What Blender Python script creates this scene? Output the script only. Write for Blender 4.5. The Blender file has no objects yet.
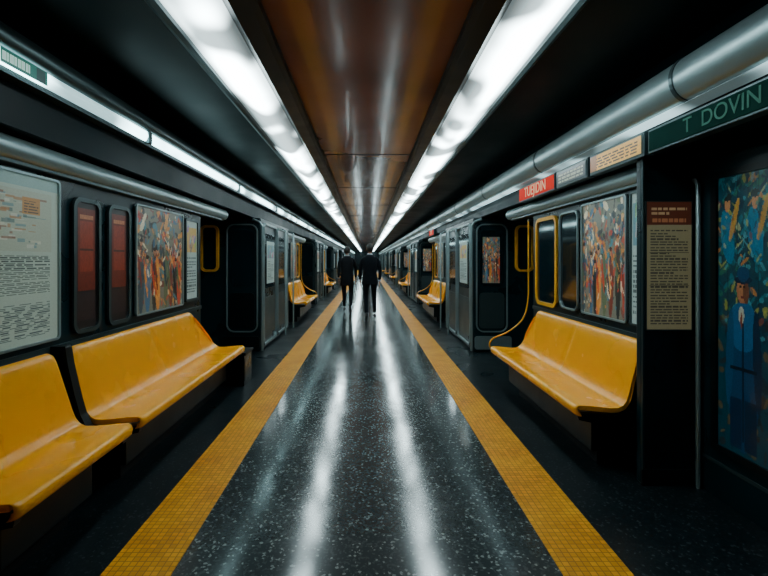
import bpy, bmesh, math, random
import numpy as np
from mathutils import Matrix, Vector
random.seed(7); rng=np.random.RandomState(5)
SC=bpy.context.scene
COL=SC.collection

def lin(r,g,b):
    f=lambda c:((c/255)/12.92 if c/255<=0.04045 else ((c/255+0.055)/1.055)**2.4)
    return (f(r),f(g),f(b))

# ---------------------------------------------------------------- materials
def newmat(name):
    m=bpy.data.materials.new(name); m.use_nodes=True
    nt=m.node_tree; b=nt.nodes['Principled BSDF']
    return m,nt,b
def mat(name,col,rough=.5,metal=0.,var=.0,vscale=6.,bump=0.,bscale=40.,rvar=0.,emis=None,estr=0.,coat=0.,spec=.5):
    m,nt,b=newmat(name)
    b.inputs['Base Color'].default_value=(*col,1); b.inputs['Roughness'].default_value=rough
    b.inputs['Metallic'].default_value=metal; b.inputs['Coat Weight'].default_value=coat; b.inputs['Specular IOR Level'].default_value=spec
    tc=nt.nodes.new('ShaderNodeTexCoord')
    if var or rvar:
        n=nt.nodes.new('ShaderNodeTexNoise'); n.inputs['Scale'].default_value=vscale; n.inputs['Detail'].default_value=3
        nt.links.new(tc.outputs['Object'],n.inputs['Vector'])
        if var:
            r=nt.nodes.new('ShaderNodeValToRGB'); r.color_ramp.elements[0].position=.3; r.color_ramp.elements[1].position=.7
            r.color_ramp.elements[0].color=(*[c*(1-var) for c in col],1)
            r.color_ramp.elements[1].color=(*[min(1,c*(1+var)) for c in col],1)
            nt.links.new(n.outputs['Fac'],r.inputs['Fac']); nt.links.new(r.outputs['Color'],b.inputs['Base Color'])
        if rvar:
            mr=nt.nodes.new('ShaderNodeMapRange'); mr.inputs['From Min'].default_value=.3; mr.inputs['From Max'].default_value=.7
            mr.inputs['To Min'].default_value=max(0.02,rough-rvar); mr.inputs['To Max'].default_value=rough+rvar
            nt.links.new(n.outputs['Fac'],mr.inputs['Value']); nt.links.new(mr.outputs['Result'],b.inputs['Roughness'])
    if bump:
        n2=nt.nodes.new('ShaderNodeTexNoise'); n2.inputs['Scale'].default_value=bscale
        nt.links.new(tc.outputs['Object'],n2.inputs['Vector'])
        bp=nt.nodes.new('ShaderNodeBump'); bp.inputs['Strength'].default_value=bump; bp.inputs['Distance'].default_value=.01
        nt.links.new(n2.outputs['Fac'],bp.inputs['Height']); nt.links.new(bp.outputs['Normal'],b.inputs['Normal'])
    if emis:
        b.inputs['Emission Color'].default_value=(*emis,1); b.inputs['Emission Strength'].default_value=estr
    return m

M={}
M['body']=mat('dark_teal_metal',(.001,.014,.019),.30,.0,.3,3,rvar=.05,spec=.30)
M['black']=mat('black_paint',(.001,.004,.005),.36,.0,.3,5,rvar=.06,spec=.3)
M['ceil']=mat('black_ceiling',(.0005,.009,.012),.45,.0,.3,2,rvar=.06,spec=.10)
M['silver']=mat('brushed_steel',(.26,.34,.35),.36,.6,.06,3,rvar=.05)
M['steel_dk']=mat('dark_steel',(.05,.08,.085),.38,.6,.08,3,rvar=.05)
M['brown']=mat('brown_lacquer_panel',(.36,.115,.045),.18,.0,.30,.9,rvar=.07,coat=.3)
M['yellow']=mat('yellow_moulded_plastic',(.96,.375,.0),.27,.0,.05,2,rvar=.03,spec=.38)
M['ypaint']=mat('yellow_paint',(.75,.34,.002),.4,0,.15,8)
M['glass']=mat('dark_window_glass',(.003,.012,.016),.08,.0,.3,2,coat=.3)
M['rubber']=mat('black_rubber',(.003,.004,.005),.6,spec=.3)
M['suit']=mat('black_suit_cloth',(.004,.006,.009),.9,0,.3,40,bump=.1,spec=.15)
M['suit2']=mat('charcoal_cloth',(.007,.009,.012),.9,0,.3,40,bump=.1,spec=.15)
M['skin']=mat('skin',(.34,.17,.11),.5,0,.08,20)
M['hair']=mat('dark_hair',(.008,.006,.005),.6,0,.3,60,bump=.4,bscale=150)
M['shirt']=mat('white_shirt',(.3,.32,.34),.7)
M['shoe']=mat('black_leather',(.008,.008,.008),.3)
M['white']=mat('eye_white',(.7,.7,.68),.3)
M['lip']=mat('lips',(.30,.10,.08),.5)
M['signtext']=mat('sign_lettering',(.05,.15,.115),.7,emis=(.3,.8,.62),estr=.03,spec=.05)
M['redtext']=mat('red_sign_lettering',(.6,.4,.25),.6,emis=(1,.7,.4),estr=.45,spec=.1)
M['red']=mat('red_sign',(.5,.012,.002),.6,emis=(1,.02,.0),estr=.4,spec=.1)
M['green']=mat('green_sign',(.001,.012,.010),.7,0,.4,5,emis=(.0,.10,.07),estr=.08,spec=.04)

def floor_mat(name,c0,c1,c2,rough,spec):
    m,nt,b=newmat(name); L=nt.links
    tc=nt.nodes.new('ShaderNodeTexCoord')
    v=nt.nodes.new('ShaderNodeTexVoronoi'); v.inputs['Scale'].default_value=90
    L.new(tc.outputs['Object'],v.inputs['Vector'])
    sep=nt.nodes.new('ShaderNodeSeparateColor'); L.new(v.outputs['Color'],sep.inputs['Color'])
    r=nt.nodes.new('ShaderNodeValToRGB'); e=r.color_ramp.elements
    e[0].color=(*c0,1); e[0].position=.0; e[1].color=(*c2,1); e[1].position=.95
    a=e.new(.62); a.color=(*c0,1); a=e.new(.8); a.color=(*c1,1); a=e.new(.93); a.color=(*c1,1)
    L.new(sep.outputs['Red'],r.inputs['Fac'])
    n=nt.nodes.new('ShaderNodeTexNoise'); n.inputs['Scale'].default_value=1.1; n.inputs['Detail'].default_value=3
    L.new(tc.outputs['Object'],n.inputs['Vector'])
    L.new(r.outputs['Color'],b.inputs['Base Color'])
    mr=nt.nodes.new('ShaderNodeMapRange'); mr.inputs['From Min'].default_value=.35; mr.inputs['From Max'].default_value=.65
    mr.inputs['To Min'].default_value=rough*.8; mr.inputs['To Max'].default_value=rough*1.25
    L.new(n.outputs['Fac'],mr.inputs['Value']); L.new(mr.outputs['Result'],b.inputs['Roughness'])
    n3=nt.nodes.new('ShaderNodeTexNoise'); n3.inputs['Scale'].default_value=3.; n3.inputs['Detail'].default_value=1
    L.new(tc.outputs['Object'],n3.inputs['Vector'])
    bp=nt.nodes.new('ShaderNodeBump'); bp.inputs['Strength'].default_value=.09; bp.inputs['Distance'].default_value=.02
    L.new(n3.outputs['Fac'],bp.inputs['Height']); L.new(bp.outputs['Normal'],b.inputs['Normal'])
    b.inputs['Specular IOR Level'].default_value=spec
    return m
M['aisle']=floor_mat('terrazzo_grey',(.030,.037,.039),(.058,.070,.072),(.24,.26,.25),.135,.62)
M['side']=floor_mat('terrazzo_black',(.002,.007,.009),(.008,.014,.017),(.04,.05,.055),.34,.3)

def tactile():
    m,nt,b=newmat('yellow_tactile_tile'); L=nt.links
    tc=nt.nodes.new('ShaderNodeTexCoord')
    br=nt.nodes.new('ShaderNodeTexBrick'); br.offset=0; br.inputs['Scale'].default_value=1
    br.inputs['Brick Width'].default_value=.032; br.inputs['Row Height'].default_value=.032
    br.inputs['Mortar Size'].default_value=.003; br.inputs['Mortar Smooth'].default_value=.5
    br.inputs['Color1'].default_value=(.84,.335,.0,1); br.inputs['Color2'].default_value=(.62,.235,.0,1)
    br.inputs['Mortar'].default_value=(.36,.13,.0,1)
    L.new(tc.outputs['Object'],br.inputs['Vector'])
    n=nt.nodes.new('ShaderNodeTexNoise'); n.inputs['Scale'].default_value=3; n.inputs['Detail'].default_value=8
    L.new(tc.outputs['Object'],n.inputs['Vector'])
    mx=nt.nodes.new('ShaderNodeMix'); mx.data_type='RGBA'; mx.blend_type='OVERLAY'; mx.inputs['Factor'].default_value=.5
    L.new(br.outputs['Color'],mx.inputs['A']); L.new(n.outputs['Fac'],mx.inputs['B']); L.new(mx.outputs['Result'],b.inputs['Base Color'])
    b.inputs['Roughness'].default_value=.5; b.inputs['Specular IOR Level'].default_value=.35
    bp=nt.nodes.new('ShaderNodeBump'); bp.inputs['Strength'].default_value=.5; bp.inputs['Distance'].default_value=.004; bp.invert=True
    L.new(br.outputs['Fac'],bp.inputs['Height']); L.new(bp.outputs['Normal'],b.inputs['Normal'])
    return m
M['tactile']=tactile()

def lampmat(name,col,lo,hi,scale,cx=None):
    m,nt,b=newmat(name); L=nt.links
    tc=nt.nodes.new('ShaderNodeTexCoord'); mp=nt.nodes.new('ShaderNodeMapping'); mp.inputs['Scale'].default_value=(1.5,.75,1)
    L.new(tc.outputs['Object'],mp.inputs['Vector'])
    n=nt.nodes.new('ShaderNodeTexNoise'); n.inputs['Scale'].default_value=scale; n.inputs['Detail'].default_value=1.
    L.new(mp.outputs['Vector'],n.inputs['Vector'])
    mr=nt.nodes.new('ShaderNodeMapRange'); mr.inputs['From Min'].default_value=.38; mr.inputs['From Max'].default_value=.60
    mr.interpolation_type='SMOOTHSTEP'
    mr.inputs['To Min'].default_value=lo; mr.inputs['To Max'].default_value=hi
    L.new(n.outputs['Fac'],mr.inputs['Value']); out=mr.outputs['Result']
    if cx is not None:   # brightest over the tube in the middle of the trough
        sx=nt.nodes.new('ShaderNodeSeparateXYZ'); L.new(tc.outputs['Object'],sx.inputs['Vector'])
        a=nt.nodes.new('ShaderNodeMath'); a.operation='ABSOLUTE'; L.new(sx.outputs['X'],a.inputs[0])
        c=nt.nodes.new('ShaderNodeMath'); c.operation='SUBTRACT'; L.new(a.outputs[0],c.inputs[0]); c.inputs[1].default_value=cx
        d=nt.nodes.new('ShaderNodeMath'); d.operation='ABSOLUTE'; L.new(c.outputs[0],d.inputs[0])
        m2=nt.nodes.new('ShaderNodeMapRange'); m2.interpolation_type='SMOOTHSTEP'; m2.inputs['From Min'].default_value=.02; m2.inputs['From Max'].default_value=.14
        m2.inputs['To Min'].default_value=1.; m2.inputs['To Max'].default_value=.14; L.new(d.outputs[0],m2.inputs['Value'])
        e=nt.nodes.new('ShaderNodeMath'); e.operation='MULTIPLY'; L.new(out,e.inputs[0]); L.new(m2.outputs['Result'],e.inputs[1]); out=e.outputs[0]
    L.new(out,b.inputs['Emission Strength'])
    b.inputs['Emission Color'].default_value=(*col,1); b.inputs['Base Color'].default_value=(.2,.22,.23,1); b.inputs['Roughness'].default_value=.3
    return m
M['lamp']=lampmat('lamp_diffuser',(.76,.97,1.0),1.5,28,2.1,.815)
M['lamp_s']=lampmat('thin_lamp_diffuser',(.58,.96,1.0),1.,9,2.6)
M['lamp_t']=lampmat('faint_lamp_line',(.62,.95,1.0),.1,1.4,2.6)

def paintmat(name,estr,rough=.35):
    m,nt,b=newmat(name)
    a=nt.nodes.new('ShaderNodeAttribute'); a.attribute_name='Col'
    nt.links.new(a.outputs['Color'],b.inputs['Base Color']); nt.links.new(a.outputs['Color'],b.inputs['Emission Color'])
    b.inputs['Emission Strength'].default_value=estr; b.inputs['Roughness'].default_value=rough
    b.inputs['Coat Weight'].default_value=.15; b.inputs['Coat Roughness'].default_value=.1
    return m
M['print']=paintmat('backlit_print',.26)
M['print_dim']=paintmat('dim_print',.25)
M['print_lit']=paintmat('lit_mural_print',.35)
M['print_sign']=paintmat('lit_sign_print',.55)

# ---------------------------------------------------------------- mesh builder
class MB:
    def __init__(s): s.v=[]; s.f=[]; s.m=[]; s.mats=[]; s.sm=[]
    def mi(s,k):
        if k not in s.mats: s.mats.append(k)
        return s.mats.index(k)
    def add(s,vs,fs,k,smooth=False):
        o=len(s.v); s.v+= [tuple(v) for v in vs]
        i=s.mi(k)
        for f in fs: s.f.append([o+a for a in f]); s.m.append(i); s.sm.append(smooth)
    def box(s,x0,x1,y0,y1,z0,z1,k):
        vs=[(x,y,z) for x in(x0,x1) for y in(y0,y1) for z in(z0,z1)]
        s.add(vs,[(0,1,3,2),(4,6,7,5),(0,4,5,1),(2,3,7,6),(0,2,6,4),(1,5,7,3)],k)
    def prism(s,pr,y0,y1,k,smooth=False):
        n=len(pr); vs=[(x,y0,z) for x,z in pr]+[(x,y1,z) for x,z in pr]
        s.add(vs,[(i,(i+1)%n,n+(i+1)%n,n+i) for i in range(n)],k,smooth)
        s.add(vs,[tuple(range(n)),tuple(range(2*n-1,n-1,-1))],k)
    def tube(s,path,r,k,n=12):
        path=[Vector(p) for p in path]; vs=[]; up=None
        for i,p in enumerate(path):
            t=(path[min(i+1,len(path)-1)]-path[max(i-1,0)]).normalized()
            if up is None:
                a=Vector((0,0,1)) if abs(t.z)<.9 else Vector((0,1,0)); u=t.cross(a).normalized()
            else: u=(up-t*up.dot(t)).normalized()
            up=u; w=t.cross(u)
            for j in range(n):
                an=2*math.pi*j/n; vs.append(p+u*math.cos(an)*r+w*math.sin(an)*r)
        fs=[(i*n+j,i*n+(j+1)%n,(i+1)*n+(j+1)%n,(i+1)*n+j) for i in range(len(path)-1) for j in range(n)]
        s.add(vs,fs,k,True)
        s.add(vs,[tuple(range(n)),tuple(range(len(vs)-1,len(vs)-n-1,-1))],k)
    def rr(s,u0,u1,v0,v1,r,n=6):
        pts=[]
        for cx,cy,a0 in((u1-r,v1-r,0),(u0+r,v1-r,90),(u0+r,v0+r,180),(u1-r,v0+r,270)):
            for i in range(n+1):
                a=math.radians(a0+90*i/n); pts.append((cx+r*math.cos(a),cy+r*math.sin(a)))
        return pts
    def slab(s,P,u0,u1,v0,v1,r,d0,d1,k):
        p=s.rr(u0,u1,v0,v1,r); n=len(p)
        vs=[P(u,v,d0) for u,v in p]+[P(u,v,d1) for u,v in p]
        s.add(vs,[(i,(i+1)%n,n+(i+1)%n,n+i) for i in range(n)]+[tuple(range(n)),tuple(range(n,2*n))],k)
    def frame(s,P,u0,u1,v0,v1,r,w,d0,d1,k):
        a=s.rr(u0,u1,v0,v1,r); b=s.rr(u0+w,u1-w,v0+w,v1-w,max(r-w,.005)); n=len(a)
        vs=[P(u,v,d0) for u,v in a]+[P(u,v,d1) for u,v in a]+[P(u,v,d0) for u,v in b]+[P(u,v,d1) for u,v in b]
        fs=[]
        for i in range(n):
            j=(i+1)%n
            fs+=[(i,j,n+j,n+i),(2*n+i,3*n+i,3*n+j,2*n+j),(n+i,n+j,3*n+j,3*n+i),(i,2*n+i,2*n+j,j)]
        s.add(vs,fs,k)
    def obj(s,name,parent=None,bevel=0.):
        me=bpy.data.meshes.new(name); me.from_pydata(s.v,[],s.f)
        for k in s.mats: me.materials.append(M[k])
        me.polygons.foreach_set('material_index',s.m); me.polygons.foreach_set('use_smooth',s.sm)
        bm=bmesh.new(); bm.from_mesh(me); bmesh.ops.recalc_face_normals(bm,faces=bm.faces); bm.to_mesh(me); bm.free()
        o=bpy.data.objects.new(name,me); COL.objects.link(o)
        if bevel:
            b=o.modifiers.new('bevel','BEVEL'); b.width=bevel; b.segments=3; b.limit_method='ANGLE'; b.angle_limit=math.radians(40)
        if parent: setp(o,parent)
        return o
def setp(o,e):
    o.parent=e; o.matrix_parent_inverse=Matrix.Translation(e.location).inverted()
def group(name,loc=(0,0,0)):
    e=bpy.data.objects.new(name,None); e.location=loc; e.empty_display_size=.2; COL.objects.link(e); return e

PL=lambda x:(lambda u,v,d:(x+d,u,v))
PR=lambda x:(lambda u,v,d:(x-d,u,v))
PF=lambda y:(lambda u,v,d:(u,y-d,v))

# ---------------------------------------------------------------- painting
class Cv:
    def __init__(s,w,h,c): s.w=w; s.h=h; s.a=np.zeros((h,w,3)); s.a[:]=c; s.Y,s.X=np.mgrid[0:h,0:w]; s.Y=1-(s.Y+.5)/h; s.X=(s.X+.5)/w
    def rect(s,x0,x1,y0,y1,c,al=1):
        m=(s.X>=x0)&(s.X<x1)&(s.Y>=y0)&(s.Y<y1); s.a[m]=s.a[m]*(1-al)+np.array(c)*al
    def ell(s,cx,cy,rx,ry,c,ang=0,al=1):
        dx=s.X-cx; dy=(s.Y-cy); ca,sa=math.cos(ang),math.sin(ang)
        u=(dx*ca+dy*sa)/rx; v=(-dx*sa+dy*ca)/ry; m=u*u+v*v<1; s.a[m]=s.a[m]*(1-al)+np.array(c)*al
    def text(s,x0,x1,y0,y1,rows,c,fill=.55,words=6):
        dy=(y1-y0)/rows
        for i in range(rows):
            x=x0; lim=x1 if rng.rand()>.2 else x0+(x1-x0)*rng.uniform(.4,.9)
            while x<lim:
                w=rng.uniform(.4,1.3)*(x1-x0)/words; s.rect(x,min(x+w,lim),y0+i*dy,y0+i*dy+dy*fill,c); x+=w+(x1-x0)*.03
    def grain(s,a): s.a*=1+rng.uniform(-a,a,(s.h,s.w,1))
def painted(name,kind,pos,u0,u1,v0,v1,cv,parent=None,m='print'):
    h,w=cv.h,cv.w
    us=np.linspace(0,1,w+1); vs=np.linspace(1,0,h+1)
    U,V=np.meshgrid(us,vs)
    if kind=='L': X=np.full_like(U,pos); Y=u0+(u1-u0)*U; Z=v0+(v1-v0)*V
    elif kind=='R': X=np.full_like(U,pos); Y=u1-(u1-u0)*U; Z=v0+(v1-v0)*V
    else: X=u0+(u1-u0)*U; Y=np.full_like(U,pos); Z=v0+(v1-v0)*V
    co=np.stack([X,Y,Z],-1).reshape(-1,3)
    i=np.arange(h)[:,None]*(w+1)+np.arange(w)[None]; q=np.stack([i+w+1,i+w+2,i+1,i],-1).reshape(-1,4)
    me=bpy.data.meshes.new(name); me.from_pydata(co.tolist(),[],q.tolist()); me.materials.append(M[m])
    at=me.color_attributes.new('Col','FLOAT_COLOR','CORNER')
    c=np.ones((h*w,4,4)); c[:,:,:3]=np.clip(cv.a,0,1).reshape(-1,1,3); at.data.foreach_set('color',c.ravel().astype(np.float32))
    o=bpy.data.objects.new(name,me); COL.objects.link(o)
    if parent: setp(o,parent)
    return o

def cv_info(w=200,h=240):
    c=Cv(w,h,lin(150,164,152))
    c.rect(0,1,.93,1,lin(122,150,146)); c.text(.05,.8,.945,.985,1,lin(40,60,62),.8,5)
    c.rect(.04,.96,.55,.91,lin(148,156,140))
    for _ in range(160):
        cc=[lin(150,108,70),lin(90,124,130),lin(170,170,150),lin(120,80,62),lin(75,100,102),lin(180,180,165)][rng.randint(6)]
        x,y=rng.uniform(.06,.88),rng.uniform(.57,.88); c.rect(x,x+rng.uniform(.01,.07),y,y+rng.uniform(.005,.022),cc,.75)
    c.rect(.79,.89,.77,.87,lin(160,120,76)); c.text(.80,.88,.78,.86,5,lin(90,80,66),.5,3)
    c.text(.05,.56,.28,.53,24,lin(60,74,76),.55,9); c.text(.62,.95,.3,.53,22,lin(62,72,70),.55,6)
    c.text(.05,.95,.04,.255,22,lin(66,80,80),.55,14); c.rect(.05,.56,.262,.267,lin(150,80,60))
    c.grain(.05); return c
def cv_mural(w=80,h=110,seed=1,dark=1.):
    r=np.random.RandomState(seed); c=Cv(w,h,np.array(lin(112,112,98)))
    pal=[lin(*x) for x in((206,128,44),(46,96,128),(184,56,30),(222,210,176),(30,60,76),(84,100,70),(214,150,74),(116,40,26),(66,126,140),(12,24,32))]
    for _ in range(260):
        c.ell(r.rand(),r.uniform(.25,1),r.uniform(.01,.07),r.uniform(.008,.035),pal[r.randint(10)],r.uniform(-1.5,1.5),.8)
    for k in range(8):
        x=(k+.5)/8+r.uniform(-.04,.04); top=r.uniform(.42,.66); cc=pal[[4,1,9,0,5,7,9,2][k]]
        c.ell(x,top*.5-.02,.055,top*.48,cc,r.uniform(-.05,.05),.85); c.ell(x-.03,top*.62,.02,.16,pal[r.randint(10)],.2)
        c.ell(x,top+.02,.026,.033,lin(180,125,90)); c.ell(x,top+.045,.03,.02,lin(40,28,22))
    for _ in range(130):
        c.ell(r.rand(),r.rand()*.8,r.uniform(.006,.02),r.uniform(.012,.06),pal[r.randint(10)],r.uniform(-.9,.9),.7)
    c.a*=dark; c.grain(.1); return c
def cv_red(w=24,h=60):
    c=Cv(w,h,lin(18,15,17)); c.rect(.12,.88,.30,.95,lin(88,30,18)); c.rect(.2,.8,.45,.85,lin(116,44,26)); c.rect(.2,.8,.87,.9,lin(150,96,62))
    c.rect(.2,.8,.62,.64,lin(52,24,20)); c.rect(.12,.88,.06,.28,lin(34,24,26)); c.grain(.15); return c
def cv_list(w=90,h=200):
    c=Cv(w,h,lin(136,130,98)); c.rect(0,1,.82,1,lin(84,44,30)); c.text(.1,.9,.90,.97,2,lin(170,140,104),.6,5)
    c.text(.12,.88,.84,.88,1,lin(160,104,70),.7,6)
    c.text(.08,.92,.04,.79,34,lin(64,62,52),.5,6); c.rect(.06,.94,.60,.607,lin(60,60,50)); c.rect(.06,.94,.34,.347,lin(60,60,50)); c.grain(.06); return c
def cv_white(w=50,h=80,seed=3):
    r=np.random.RandomState(seed); c=Cv(w,h,lin(150,168,164)); c.rect(.08,.92,.6,.92,lin(*[(170,110,70),(90,130,140),(180,150,80),(140,56,40)][seed%4]))
    for _ in range(14): c.ell(r.uniform(.15,.85),r.uniform(.63,.9),.08,.04,lin(*r.randint(40,200,3)),r.rand(),.7)
    c.text(.1,.9,.08,.55,12,lin(70,85,85),.5,6); c.grain(.08); return c
def cv_big(w=400,h=240):
    r=np.random.RandomState(11); c=Cv(w,h,lin(8,46,56))
    pal=[lin(*x) for x in((128,128,44),(14,88,98),(8,58,64),(160,100,28),(30,92,66),(5,32,44),(96,42,26),(56,120,128),(136,142,98))]
    for _ in range(1500):
        c.ell(r.rand(),r.uniform(.42,1.0),r.uniform(.002,.010),r.uniform(.006,.03),pal[r.choice(9,p=[.10,.2,.22,.05,.12,.18,.02,.07,.04])],r.uniform(-.8,.8),.6)
    for x in np.arange(.0,1.,.035): c.rect(x,x+.003,.45,1,lin(6,20,24),.6)
    for _ in range(500):
        c.ell(r.uniform(0,1),r.uniform(0,.5),r.uniform(.003,.012),r.uniform(.005,.03),[lin(80,66,32),lin(10,46,58),lin(34,26,20),lin(7,24,32)][r.randint(4)],r.uniform(-1,1),.6)
    for x in(.035,.13,.3,.5,.7):
        c.ell(x,.78,.024,.10,lin(16,84,110),.1,.9); c.ell(x,.90,.011,.03,lin(136,94,60)); c.ell(x,.925,.014,.015,lin(20,30,30)); c.ell(x+.024,.84,.009,.08,lin(140,104,34),-.2,.85)
    for _ in range(500):
        c.ell(r.rand(),r.uniform(.66,1.0),r.uniform(.002,.006),r.uniform(.005,.02),pal[r.choice(9,p=[.14,.2,.2,.06,.12,.12,.02,.09,.05])],r.uniform(-.8,.8),.55)
    for x,sc,w_ in((.09,1.04,.055),(.23,.92,.045),(.40,1.,.05),(.60,.95,.045),(.8,1.,.05)):
        c.ell(x,.27*sc,w_,.26*sc,lin(7,44,70)); c.ell(x,.44*sc,w_*.95,.085*sc,lin(14,66,98))
        c.rect(x-w_*.8,x-.004,.02,.2,lin(5,28,48)); c.rect(x+.004,x+w_*.8,.02,.2,lin(5,27,44))
        c.ell(x-w_*.85,.33*sc,w_*.25,.17*sc,lin(10,54,80),-.03); c.ell(x+w_*.85,.33*sc,w_*.25,.17*sc,lin(4,28,46),.03)
        c.rect(x-.0015,x+.0015,.05,.47,lin(3,14,24)); c.ell(x-.006,.48*sc,.010,.03,lin(130,134,118)); c.ell(x-.006,.46*sc,.003,.03,lin(90,40,24))
        c.rect(x-w_*.8,x+w_*.8,.30,.312,lin(4,18,28))
        c.ell(x-.003,.565*sc,w_*.34,.048,lin(124,82,54)); c.ell(x+.010,.56*sc,w_*.18,.042,lin(78,48,34))
        c.rect(x-.012,x-.006,.572*sc,.580*sc,lin(20,14,12)); c.rect(x+.001,x+.007,.572*sc,.580*sc,lin(20,14,12)); c.rect(x-.008,x+.003,.538*sc,.544*sc,lin(80,30,22))
        c.ell(x,.60*sc,w_*.55,.014,lin(4,24,42)); c.ell(x,.62*sc,w_*.38,.028,lin(10,46,72))
    c.grain(.15); return c

# ---------------------------------------------------------------- layout
PER=7.3; NB=8; YE=62.
b=MB()
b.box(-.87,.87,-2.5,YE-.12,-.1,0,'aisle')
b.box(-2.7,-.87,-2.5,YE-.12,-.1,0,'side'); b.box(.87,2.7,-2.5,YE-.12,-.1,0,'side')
b.obj('floor')
for s in(-1,1):
    b=MB(); x0,x1=sorted((s*.87,s*1.18)); b.box(x0,x1,-2.4,YE-.2,.0005,.006,'tactile'); b.obj('tactile_paving_strip')
b=MB()
b.box(-.5,.5,-2.5,YE,2.62,2.72,'brown')
for s in(-1,1):
    x0,x1=sorted((s*.97,s*2.8)); b.box(x0,x1,-2.5,YE,2.62,2.72,'ceil')
    x0,x1=sorted((s*.5,s*.97)); b.box(x0,x1,-2.5,YE,2.66,2.72,'black')
b.obj('ceiling')
for s in(-1,1):
    b=MB(); pr=[(s*1.74,2.055),(s*2.7,2.055),(s*2.7,2.615),(s*1.80,2.615),(s*1.74,2.5)]
    b.prism(pr,-2.45,YE-.2,'ceil'); b.obj('wall_'+('left' if s<0 else 'right')+'_soffit')
b=MB(); y=5.2
while y<YE-1: b.box(-.5,.5,y,y+.015,2.615,2.63,'black'); y+=2.4
b.obj('trim_1')
n=2
for s in(-1,1):
    b=MB()
    b.prism([(s*.50,2.66),(s*.50,2.575),(s*.53,2.56),(s*.62,2.555),(s*.67,2.60),(s*.67,2.66)],-2.5,YE,'black')
    b.prism([(s*.965,2.66),(s*.965,2.58),(s*.985,2.565),(s*1.03,2.60),(s*1.03,2.64)],-2.5,YE,'steel_dk')
    b.obj('trim_%d'%n); n+=1
LY=1.6
for s in(-1,1):
    g=group('ceiling_light_strip',(s*.81,LY,2.6))
    b=MB(); pr=[]
    for i in range(17):
        t=i/16; pr.append((s*(.675+.285*t),2.60-.05*math.sin(math.pi*t)))
    pr+= [(s*.96,2.655),(s*.675,2.655)]
    b.prism(pr,LY,YE-.2,'lamp',True); b.obj('diffuser',g)
g=group('wall_light_strip',(-1.7,LY,2.35)); b=MB()
b.prism([(-1.735,2.49),(-1.67,2.49),(-1.635,2.46),(-1.625,2.42),(-1.64,2.385),(-1.66,2.372),(-1.735,2.37)],-2.4,YE-.3,'steel_dk',True); b.obj('housing',g)
b=MB(); b.prism([(-1.735,2.368),(-1.66,2.368),(-1.652,2.335),(-1.668,2.30),(-1.735,2.293)],LY,YE-.3,'lamp_s',True); b.obj('diffuser',g)
b=MB()
for k in range(26): b.box(-1.737,-1.646,1+2.4*k,1.05+2.4*k,2.285,2.372,'steel_dk')
b.box(-1.737,-1.665,-2.4,YE-.3,2.265,2.29,'steel_dk'); b.obj('joints',g)
cv=Cv(110,14,lin(16,104,92)); cv.text(.04,.6,.25,.8,1,lin(190,235,220),1,9); cv.rect(.75,.95,.1,.9,lin(12,56,54))
painted('destination_plate','L',-1.647,2.02,2.32,2.295,2.366,cv,g,'print_sign')
g=group('conduit_rail',(1.67,0,2.34)); b=MB()
ang=[math.radians(x) for x in range(50,311,13)]
b.prism([(1.66+.10*math.cos(a),2.33+.115*math.sin(a)) for a in ang],-2.4,YE-.3,'silver',True); b.obj('tube',g)
b=MB()
for k in range(32):
    y=.4+1.9*k
    b.prism([(1.66+.105*math.cos(a),2.33+.120*math.sin(a)) for a in ang],y,y+.025,'steel_dk')
b.obj('tube_joints',g)
b=MB(); b.prism([(1.63,2.205),(1.70,2.19),(1.72,2.20),(1.72,2.21),(1.645,2.218)],LY,YE-.3,'lamp_t'); b.obj('light_line',g)

for s,nm in((-1,'wall_left'),(1,'wall_right')):
    b=MB(); b.box(*sorted((s*2.72,s*2.82)),-2.5,YE,0,2.7,'body'); b.obj(nm)
    X=lambda a,c:sorted((s*a,s*c))
    for k in range(NB):
        o=k*PER; ys=(-2.4 if s<0 else 2.88) if k==0 else 2.02+o
        g=group('subway_car',(s*1.9,(ys+5+o)/2,0)); b=MB()
        b.box(*X(1.85,1.97),ys,5.0+o,.001,2.04,'body')
        b.box(*X(1.832,1.85),ys,5.0+o,.002,.12,'black')
        b.box(*X(1.838,1.85),ys,5.0+o,.86,.895,'steel_dk')
        b.box(*X(1.97,2.60),4.88+o,5.0+o,.001,2.04,'body')
        b.box(*X(2.60,2.7),4.88+o,6.84+o,.001,2.04,'body')
        b.obj('side_panels',g)
        b=MB(); pr=[(s*1.86,1.90),(s*1.80,1.915),(s*1.775,1.95),(s*1.775,1.99),(s*1.80,2.03),(s*1.86,2.045)]
        b.prism(pr,ys,5.75+o,'silver',True)
        b.prism([(s*1.84,1.885),(s*1.80,1.895),(s*1.80,1.912),(s*1.84,1.905)],ys,5.6+o,'steel_dk'); b.obj('roof_edge',g)
b=MB(); b.box(2.06,2.16,-2.4,2.86,.001,2.04,'body'); b.box(2.055,2.06,-2.4,2.8,.2,.22,'steel_dk'); b.obj('partition_panel')
b=MB(); b.box(-2.8,2.8,YE-.1,YE,0,2.61,'body'); b.obj('wall_back')
b=MB(); b.box(-2.8,2.8,-2.6,-2.5,0,2.7,'body'); b.obj('wall_front')

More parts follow.
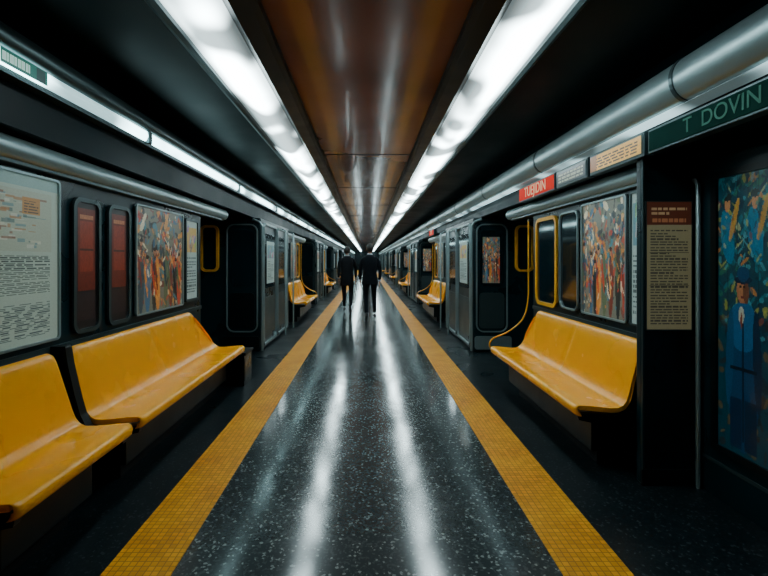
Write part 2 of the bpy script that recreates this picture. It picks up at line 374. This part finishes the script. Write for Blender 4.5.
wn=[0]
def window(s,y0,y1,z0,z1,r,fr,w,canvas=None,name=None,m='print',back='glass'):
    wn[0]+=1; nm=name or 'window_%d'%wn[0]
    g=group(nm,(s*1.85,(y0+y1)/2,(z0+z1)/2)); P=PL(-1.85) if s<0 else PR(1.85)
    b=MB(); b.slab(P,y0,y1,z0,z1,r,.0005,.012,back); b.obj('pane',g)
    b=MB(); b.frame(P,y0,y1,z0,z1,r,w,.0005,.028,fr); b.obj('frame',g)
    if canvas is not None:
        painted('print','L' if s<0 else 'R',s*(1.85-.016),y0+w*.9,y1-w*.9,z0+w*.9,z1-w*.9,canvas,g,m)
    return g
window(-1,1.35,2.68,.93,1.87,.03,'silver',.014,cv_info(),'information_poster')
for (a,c) in((2.80,3.09),(3.18,3.48)):
    window(-1,a,c,.93,1.80,.07,'steel_dk',.028,cv_red(),None,'print_dim')
window(-1,3.56,4.48,.95,1.85,.03,'silver',.014,cv_mural(110,130,1,.85),'mural_poster')
window(-1,4.53,4.88,.97,1.83,.04,'steel_dk',.03,cv_white(30,60,2),None,'print')
window(1,4.34,4.88,.93,1.84,.10,'ypaint',.035)
window(1,3.90,4.28,.95,1.84,.08,'silver',.014)
window(1,3.17,3.84,.95,1.87,.03,'silver',.014,cv_mural(90,120,4,.95),'mural_poster')
window(1,2.95,3.13,.95,1.87,.02,'steel_dk',.015,cv_white(20,80,5),None,'print')
for k in range(1,6):
    o=k*PER
    for s in(-1,1):
        res=(60,80) if k==1 else (24,30)
        window(s,2.15+o,2.75+o,.95,1.84,.04,'silver',.03,cv_white(res[0],res[1],k+s+2),'poster')
        window(s,2.85+o,3.4+o,.95,1.84,.08,'steel_dk',.035)
        window(s,3.5+o,4.3+o,.95,1.84,.04,'silver',.03,cv_mural(res[0],res[1],10+k+s),'mural_poster')
        window(s,4.36+o,4.88+o,.93,1.84,.1,'ypaint',.035)

# ---------------------------------------------------------------- benches
def bench(s,y0,y1,shear=.3,near=0.,grooves=1):
    g=group('bench',(s*1.55,(y0+y1)/2,0))
    prof=[(1.352,.395),(1.335,.41),(1.33,.435),(1.336,.455),(1.355,.466),(1.42,.463),(1.50,.455),(1.57,.449),(1.615,.451),(1.645,.465),(1.668,.50),(1.685,.56),(1.702,.64),(1.720,.72),(1.738,.80),(1.750,.85),(1.760,.874),(1.780,.882)]
    N=80; vs=[]; fs=[]; np_=len(prof)
    for i in range(N+1):
        t=i/N; t=.5-.5*math.cos(math.pi*t)
        for j,(x,z) in enumerate(prof):
            hb=max(0,(z-.47)/.41) if j>8 else 0
            ya=y0+near*hb; yb=y1-shear*hb; y=ya+(yb-ya)*t; zz=z; xx=x
            e=min(y-ya,yb-y)
            if hb>0 and e<.05: zz=z-(1-math.sqrt(max(0,1-((.05-e)/.05)**2)))*.05*hb
            if j<7 and e<.04: xx=x+(1-math.sqrt(max(0,1-((.04-e)/.04)**2)))*.03*(1-j/7)
            for q in range(1,grooves+1):
                gy=ya+(yb-ya)*q/(grooves+1); d=abs(y-gy)
                if d<.05:
                    kk=.5+.5*math.cos(math.pi*d/.05); zz-=.007*kk*(1 if 2<j<9 else .2); xx+=.012*kk*(1 if j>8 else 0)
            vs.append((s*xx,y,zz))
    for i in range(N):
        for j in range(np_-1): a=i*np_+j; fs.append((a,a+1,a+np_+1,a+np_))
    b=MB(); b.add(vs,fs,'yellow',True); o=b.obj('seat_shell',g)
    bm=bmesh.new(); bm.from_mesh(o.data); bm.faces.ensure_lookup_table()
    if sum(f.normal.z for f in bm.faces)<0: bmesh.ops.reverse_faces(bm,faces=bm.faces)
    bm.to_mesh(o.data); bm.free()
    md=o.modifiers.new('thick','SOLIDIFY'); md.thickness=.03; md.offset=-1
    md=o.modifiers.new('bev','BEVEL'); md.width=.006; md.segments=3; md.limit_method='ANGLE'; md.angle_limit=math.radians(60)
    b=MB()
    for ya,yb in((y0+.02,y0+.06),(y1-.06,y1-.02)):
        b.prism([(s*1.37,.365),(s*1.36,.405),(s*1.60,.405),(s*1.66,.425),(s*1.72,.5),(s*1.825,.5),(s*1.825,.30),(s*1.66,.30)],ya,yb,'black')
    b.box(*sorted((s*1.50,s*1.828)),y0+.12,y1-.12,.12,.40,'black')
    b.box(*sorted((s*1.58,s*1.828)),y0+.20,y1-.2,.001,.12,'rubber')
    b.obj('base',g,.006)
    return g
bench(-1,2.68,4.93,.42)
bench(-1,1.72,2.58,.04,0,0)
bench(-1,.74,1.60,.04,0,0)
bench(1,2.89,4.88,.22)
for k in range(1,6):
    for s in(-1,1): bench(s,2.68+k*PER,4.9+k*PER,.3)
b=MB(); pr=[(-1.50,.32),(-1.62,.43),(-1.655,.5),(-1.69,.62),(-1.73,.80),(-1.745,.90),(-1.83,.90),(-1.83,.32)]
b.prism(pr,2.60,2.66,'black'); b.obj('seat_divider',None,.01)

b=MB(); b.box(-1.82,-1.36,4.98,5.30,.001,.34,'black'); b.box(-1.82,-1.34,4.97,5.31,.34,.37,'rubber'); b.box(-1.36,-1.355,5.0,5.26,.05,.3,'body')
b.obj('equipment_box',None,.01)

def bez(pts,n=10):
    out=[]; P=[Vector(p) for p in pts]
    for i in range(len(P)-1):
        p0=P[max(i-1,0)];p1=P[i];p2=P[i+1];p3=P[min(i+2,len(P)-1)]
        for t in [j/n for j in range(n)]:
            out.append(.5*((2*p1)+(-p0+p2)*t+(2*p0-5*p1+4*p2-p3)*t*t+(-p0+3*p1-3*p2+p3)*t**3))
    out.append(P[-1]); return out
for k in range(0,5):
    for s in(-1,1):
        if s<0 and k==0: continue
        o=k*PER; b=MB(); yy=5.03+o
        b.tube(bez([(s*1.62,yy-.02,.36),(s*1.42,yy,.40),(s*1.37,yy,.46),(s*1.42,yy,.53),(s*1.58,yy,.60),(s*1.74,yy,.74),(s*1.80,yy,.95),(s*1.805,yy,1.3),(s*1.805,yy,1.84)]),.009,'ypaint')
        b.tube([(s*1.88,yy,1.84),(s*1.80,yy,1.84)],.014,'steel_dk'); b.tube([(s*1.62,yy-.02,.36),(s*1.86,yy-.02,.36)],.014,'steel_dk')
        b.obj('grab_rail')

def vestibule(s,o,k):
    y0,y1=6.86+o,9.3+o
    sv='silver' if k==0 else 'steel_dk'  # distant bays: darker metal colour stands in for the tunnel's gloom
    g=group('train_door_vestibule',(s*2.1,(y0+y1)/2,0))
    b=MB(); b.box(*sorted((s*1.62,s*2.69)),y0,y1,.001,2.045,'body'); b.obj('body',g,.03)
    P=PF(y0); P2=PL(-1.62) if s<0 else PR(1.62)
    b=MB()
    ux=sorted((s*1.66,s*2.14)); b.frame(P,ux[0],ux[1],.30,1.95,.12,.018,-.001,.03,sv)
    b.slab(P,ux[0]+.06,ux[1]-.06,1.0,1.86,.08,-.001,.012,'glass')
    b.slab(P,ux[0]+.05,ux[1]-.05,.36,.90,.06,-.001,.015,'steel_dk' if s>0 else 'black')
    b.slab(P,*sorted((s*1.64,s*2.2)),.04,.24,.04,-.001,.02,sv if s>0 else 'black')
    uy=sorted((s*2.25,s*2.53)); b.frame(P,uy[0],uy[1],1.22,1.93,.09,.035,-.001,.05,'ypaint'); b.slab(P,uy[0]+.03,uy[1]-.03,1.25,1.9,.06,-.001,.012,'glass')
    for a,c in((y0+.12,y0+1.12),(y0+1.2,y0+2.2)):
        b.frame(P2,a,c,.06,1.98,.10,.03,-.001,.03,sv); b.slab(P2,a+.12,c-.12,.95,1.82,.07,-.001,.014,'glass')
        b.slab(P2,a+.1,c-.1,.2,.8,.04,-.001,.012,'steel_dk')
    b.obj('doors',g)
    cv=cv_white(36,60,(k*2+(s>0)+1)); painted('notice','L' if s<0 else 'R',s*1.602,y0+.34,y0+.92,1.02,1.7,cv,g)
    if s>0: painted('front_notice','F',y0-.015,1.76,2.02,1.05,1.75,cv_mural(36,70,20+k),g)
    b=MB()
    b.tube(bez([(s*1.59,y0-.02,.02),(s*1.59,y0-.02,1.0),(s*1.59,y0-.02,1.8),(s*1.62,y0-.02,1.96),(s*1.74,y0-.03,2.02)],6),.018,sv)
    b.tube([(s*1.52,y0+1.55,0.001),(s*1.52,y0+1.55,1.95),(s*1.62,y0+1.55,1.99)],.016,'silver')
    b.tube([(s*1.52,y0+2.42,0.001),(s*1.52,y0+2.42,1.95),(s*1.62,y0+2.42,1.99)],.016,'silver')
    b.obj('chrome_poles',g)
for k in range(0,7):
    for s in(-1,1): vestibule(s,k*PER,k)

g=group('pillar',(1.88,2.82,0)); b=MB()
b.box(1.71,2.05,2.80,2.865,.001,2.04,'body'); b.obj('shaft',g,.015)
b=MB(); b.box(1.705,2.052,2.788,2.80,.001,.1,'rubber'); b.box(1.709,1.722,2.792,2.80,.1,2.03,'steel_dk'); b.obj('skirting',g)
painted('timetable_notice','F',2.788,1.735,2.01,.97,1.76,cv_list(),g)
b=MB(); b.box(1.728,2.017,2.789,2.801,.963,1.767,'steel_dk'); b.obj('notice_backing',g)
b=MB(); b.tube([(2.035,2.765,0.001),(2.035,2.765,1.86),(2.035,2.80,1.9)],.014,'silver'); b.obj('steel_post',g)
g=group('station_mural',(2.05,1.7,1.1))
painted('painting','R',2.045,.7,2.62,.33,1.87,cv_big(),g,'print_lit')
b=MB(); b.frame(PR(2.06),.66,2.66,.29,1.91,.02,.04,0.0005,.03,'black'); b.slab(PR(2.06),.68,2.64,.3,1.9,.02,0.0005,.012,'black'); b.obj('frame',g)

def sign(name,y0,y1,z0,z1,m,txt=None,cv=None,size=.1,tm='signtext'):
    g=group(name,(1.69,(y0+y1)/2,z0)); b=MB()
    b.box(1.675,1.738,y0,y1,z0,z1,'steel_dk'); b.box(1.670,1.677,y0+.012,y1-.012,z0+.012,z1-.012,m); b.obj('case',g,.004)
    if cv is not None: painted('face','R',1.668,y0+.02,y1-.02,z0+.02,z1-.02,cv,g,'print_sign')
    if txt:
        cu=bpy.data.curves.new('lettering','FONT'); cu.body=txt; cu.size=size; cu.extrude=.001; cu.align_x='CENTER'; cu.align_y='CENTER'
        t=bpy.data.objects.new('lettering',cu); COL.objects.link(t); cu.materials.append(M[tm])
        t.matrix_world=Matrix(((0,0,-1,1.667),(-1,0,0,(y0+y1)/2),(0,1,0,(z0+z1)/2),(0,0,0,1)))
        bpy.context.view_layer.update(); me=bpy.data.meshes.new_from_object(t.evaluated_get(bpy.context.evaluated_depsgraph_get()))
        o=bpy.data.objects.new('lettering',me); o.matrix_world=t.matrix_world.copy(); COL.objects.link(o); bpy.data.objects.remove(t)
        o.parent=g; o.matrix_parent_inverse=Matrix.Translation(g.location).inverted()
    return g
sign('station_sign',1.45,2.68,2.03,2.17,'green','T  DOVIN   S',size=.11)
c=Cv(70,22,lin(205,150,60)); c.text(.05,.95,.12,.85,4,lin(60,36,16),.6,8); c.rect(.0,.14,.0,1,lin(140,84,36)); c.grain(.1)
sign('line_map_sign',2.72,3.38,2.03,2.18,'steel_dk',cv=c)
c=Cv(40,22,lin(22,30,30)); c.text(.08,.92,.15,.85,3,lin(140,140,116),.6,5); c.grain(.1)
sign('notice_sign',3.42,3.98,2.03,2.18,'steel_dk',cv=c)
sign('exit_sign',4.02,4.95,2.03,2.18,'red','TUEJIDIN',size=.14,tm='redtext')
sign('exit_sign',4.02+PER,4.8+PER,2.03,2.18,'red','EXIT',size=.14,tm='redtext')

# ---------------------------------------------------------------- people
def bake_skin(vs,es,rad,root=0,sub=2):
    me=bpy.data.meshes.new('t'); me.from_pydata(vs,es,[]); o=bpy.data.objects.new('t',me); COL.objects.link(o)
    md=o.modifiers.new('s','SKIN'); md.use_smooth_shade=True
    sv=me.skin_vertices[0].data
    for i,r in enumerate(rad): sv[i].radius=(r if isinstance(r,tuple) else (r,r)); sv[i].use_root=(i==root)
    md2=o.modifiers.new('u','SUBSURF'); md2.levels=sub; md2.render_levels=sub
    bpy.context.view_layer.update(); out=bpy.data.meshes.new_from_object(o.evaluated_get(bpy.context.evaluated_depsgraph_get()))
    bpy.data.objects.remove(o); return out
def mkchild(name,me,mats,g,loc,rotz,scale):
    me.materials.clear()
    for k in mats: me.materials.append(M[k])
    for p in me.polygons: p.use_smooth=True
    me.transform(Matrix.Translation(loc)@Matrix.Rotation(rotz,4,'Z')@Matrix.Scale(scale,4))
    o=bpy.data.objects.new(name,me); COL.objects.link(o); setp(o,g); return o
def loft(rings,n=28):
    vs=[];fs=[]
    for (cx,cy,z,rx,ry) in rings:
        for j in range(n):
            a=2*math.pi*j/n; c,s_=math.cos(a),math.sin(a)
            vs.append((cx+rx*math.copysign(abs(c)**.85,c),cy+ry*math.copysign(abs(s_)**.85,s_),z))
    for i in range(len(rings)-1):
        for j in range(n): fs.append((i*n+j,i*n+(j+1)%n,(i+1)*n+(j+1)%n,(i+1)*n+j))
    me=bpy.data.meshes.new('l'); me.from_pydata(vs,[],fs); return me
def head_mesh():
    bm=bmesh.new(); bmesh.ops.create_icosphere(bm,subdivisions=5,radius=1)
    for v in bm.verts:
        x,y,z=v.co; w=.078*(1 if z>-.1 else 1-.34*min(1,(-z-.1)/.9)**1.2)
        X=x*w; Y=y*.098; Z=z*.118
        if z<-.2 and y<0: Y*=1-.35*min(1,(-z-.2)/.8)
        if z<0 and y>0: Y+=.008*(-z)
        f=max(0,y)
        Y+=f*.024*math.exp(-((X)/.010)**2-((Z+.022)/.017)**2)+f*.012*math.exp(-(X/.008)**2-((Z-.002)/.02)**2)
        for e in(-1,1): Y-=f*.010*math.exp(-((X-e*.03)/.014)**2-((Z-.006)/.011)**2)
        Y+=f*.004*math.exp(-((X)/.035)**2-((Z-.026)/.007)**2)
        Y+=f*.006*math.exp(-((X)/.020)**2-((Z+.056)/.006)**2)+f*.008*math.exp(-(X/.02)**2-((Z+.098)/.013)**2)
        v.co=(X,Y,Z)
    me=bpy.data.meshes.new('h'); bm.to_mesh(me); bm.free(); return me
def hair_mesh(long=False):
    bm=bmesh.new(); bmesh.ops.create_icosphere(bm,subdivisions=5,radius=1); rm=[]
    for v in bm.verts:
        x,y,z=v.co
        lim=.38 if y>.35 else (-.05 if y>.0 else (-.62 if not long else -.95)); k=1.10 if z>0 else 1.06
        k+=.02*math.sin(x*17+y*11)*math.sin(z*13)
        if z<lim: rm.append(v)
        v.co=(x*.078*k,y*.098*k-.003,z*.118*k)
    bmesh.ops.delete(bm,geom=rm,context='VERTS'); me=bpy.data.meshes.new('hr'); bm.to_mesh(me); bm.free(); return me
def ell_mesh(c,r,rot=0):
    bm=bmesh.new(); bmesh.ops.create_uvsphere(bm,u_segments=16,v_segments=10,radius=1)
    for v in bm.verts: v.co=(v.co.x*r[0],v.co.y*r[1],v.co.z*r[2])
    me=bpy.data.meshes.new('e'); bm.to_mesh(me); bm.free(); me.transform(Matrix.Translation(c)@Matrix.Rotation(rot,4,'X')); return me
def hand_mesh(w,side):
    x,y,z=w; vs=[(x,y,z+.02),(x,y+.003,z-.03),(x,y+.004,z-.075)]; es=[(0,1),(1,2)]; rad=[(.024,.024),(.017,.030),(.014,.036)]
    for i,(oy,L) in enumerate(((.030,.072),(.010,.082),(-.010,.076),(-.028,.060))):
        a=len(vs); vs+=[(x,y+oy*.95,z-.085),(x-side*.004,y+oy*1.05+.003,z-.088-L*.40),(x-side*.014,y+oy*1.05+.006,z-.088-L*.72),(x-side*.028,y+oy*1.0+.006,z-.088-L*.92)]
        es+=[(2,a),(a,a+1),(a+1,a+2),(a+2,a+3)]; rad+=[.0095,.009,.008,.007]
    a=len(vs); vs+=[(x-side*.006,y+.03,z-.035),(x-side*.018,y+.048,z-.065),(x-side*.022,y+.050,z-.09)]; es+=[(1,a),(a,a+1),(a+1,a+2)]; rad+=[.012,.010,.008]
    return bake_skin(vs,es,rad,1,2)
def shoe_mesh(ankle,pitch):
    n=14; data=[(-.075,.030,.030),(-.06,.036,.05),(-.02,.038,.052),(.03,.036,.042),(.08,.042,.032),(.13,.045,.026),(.17,.038,.020),(.19,.018,.012)]
    vs=[];fs=[]
    for (yy,rx,rz) in data:
        for j in range(n):
            a=2*math.pi*j/n; zz=max(math.sin(a)*rz,-rz*.75)
            vs.append((math.cos(a)*rx,yy,zz+rz*.75-.085))
    for i in range(len(data)-1):
        for j in range(n): fs.append((i*n+j,i*n+(j+1)%n,(i+1)*n+(j+1)%n,(i+1)*n+j))
    fs+=[tuple(range(n)),tuple(range(len(vs)-1,len(vs)-n-1,-1))]
    me=bpy.data.meshes.new('s'); me.from_pydata(vs,[],fs); me.transform(Matrix.Translation(ankle)@Matrix.Rotation(pitch,4,'X')); return me
def person(name,loc,rotz,h,suit,coat_len,flip=1,long=False):
    g=group(name,loc); sc=h/1.77; f=flip
    vs=[(0,0,.95),(0,-.005,1.09),(0,-.01,1.27),(0,-.01,1.41),(0,-.005,1.485),(0,.008,1.57),
        (.10,0,1.42),(.185,-.005,1.395),(.235,-.06*f,1.15),(.225,-.06 if f>0 else .13,.91),
        (-.10,0,1.42),(-.185,-.005,1.395),(-.235,.02*f,1.14),(-.225,.13 if f>0 else -.06,.915),
        (.092,0,.88),(.11,.15 if f>0 else .02,.50),(.125,.20 if f>0 else -.33,.10 if f>0 else .16),
        (-.092,0,.88),(-.10,.02 if f>0 else .15,.49),(-.10,-.33 if f>0 else .20,.16 if f>0 else .10)]
    es=[(0,1),(1,2),(2,3),(3,4),(4,5),(3,6),(6,7),(7,8),(8,9),(3,10),(10,11),(11,12),(12,13),(0,14),(14,15),(15,16),(0,17),(17,18),(18,19)]
    rad=[(.13,.10),(.125,.095),(.145,.105),(.11,.085),(.058,.058),(.050,.050),.072,.060,.047,.035,.072,.060,.047,.035,(.090,.092),(.060,.062),.046,(.090,.092),(.060,.062),.046]
    me=bake_skin(vs,es,rad,0,2); T=(loc,rotz,sc)
    ob=mkchild('body',me,[suit,'skin'],g,*T)
    for p in ob.data.polygons:
        if (p.center.z-loc[2])/sc>1.515: p.material_index=1
    L=coat_len
    me=loft([(0,0,L,.180,.135),(0,0,L+.02,.181,.137),(0,0,.95,.170,.126),(0,-.003,1.08,.150,.115),(0,-.008,1.25,.168,.122),(0,-.01,1.36,.176,.118),(0,-.01,1.425,.155,.102),(0,-.008,1.47,.100,.080),(0,-.004,1.505,.066,.064)])
    o=mkchild('jacket',me,[suit],g,*T); md=o.modifiers.new('t','SOLIDIFY'); md.thickness=.008; md.offset=1
    me=loft([(0,0,1.495,.064,.064),(0,.002,1.535,.058,.060)]); o=mkchild('shirt_collar',me,['shirt'],g,*T); md=o.modifiers.new('t','SOLIDIFY'); md.thickness=.006; md.offset=1
    HZ=Matrix.Translation((0,.018,1.655))
    for nm,me,mm in(('head',head_mesh(),['skin']),('hair',hair_mesh(long),['hair'])):
        me.transform(HZ); o=mkchild(nm,me,mm,g,*T)
        if nm=='hair': md=o.modifiers.new('t','SOLIDIFY'); md.thickness=.006
    for e in(-1,1):
        mkchild('ear',ell_mesh((e*.079,.012,1.648),(.009,.019,.031),.2),['skin'],g,*T)
        mkchild('eye',ell_mesh((e*.030,.100,1.661),(.012,.009,.008)),['white'],g,*T)
        mkchild('iris',ell_mesh((e*.030,.107,1.661),(.005,.004,.005)),['hair'],g,*T)
    mkchild('mouth',ell_mesh((0,.1,1.600),(.023,.008,.006)),['lip'],g,*T)
    for i,side in((9,1),(13,-1)):
        w=vs[i]; mkchild('hand',hand_mesh((w[0],w[1],w[2]-.01),side),['skin'],g,*T)
        me=loft([(w[0],w[1],w[2]-.025,.034,.034),(w[0],w[1],w[2]+.005,.036,.036)],16); mkchild('cuff',me,['shirt'],g,*T)
    for i in(16,19):
        a=vs[i]; back=a[1]<0
        mkchild('shoe',shoe_mesh((a[0],a[1],a[2]-.012 if not back else a[2]-.015),math.radians(-38) if back else math.radians(6)),['shoe'],g,*T)
    bpy.context.view_layer.update(); mz=min(v.co.z for c in g.children if c.type=='MESH' for v in c.data.vertices)
    for c in g.children: c.data.transform(Matrix.Translation((0,0,-mz+.001)))
    return g
person('walking_man',(.07,10.5,0),math.radians(3),1.74,'suit',.80,1)
person('walking_man',(-.53,12.0,0),math.radians(-4),1.72,'suit2',.70,-1)

# ---------------------------------------------------------------- camera
w=bpy.data.worlds.new('dark_station'); SC.world=w; w.use_nodes=True
w.node_tree.nodes['Background'].inputs['Color'].default_value=(.01,.02,.022,1); w.node_tree.nodes['Background'].inputs['Strength'].default_value=.3
cam=bpy.data.cameras.new('camera'); co=bpy.data.objects.new('camera',cam); COL.objects.link(co)
co.location=(0,0,1.4); co.rotation_euler=(math.radians(90),0,0)
cam.sensor_width=36; cam.lens=36*450/768; cam.shift_x=17/768; cam.shift_y=-28/768; cam.clip_end=200; cam.clip_start=.05
SC.camera=co
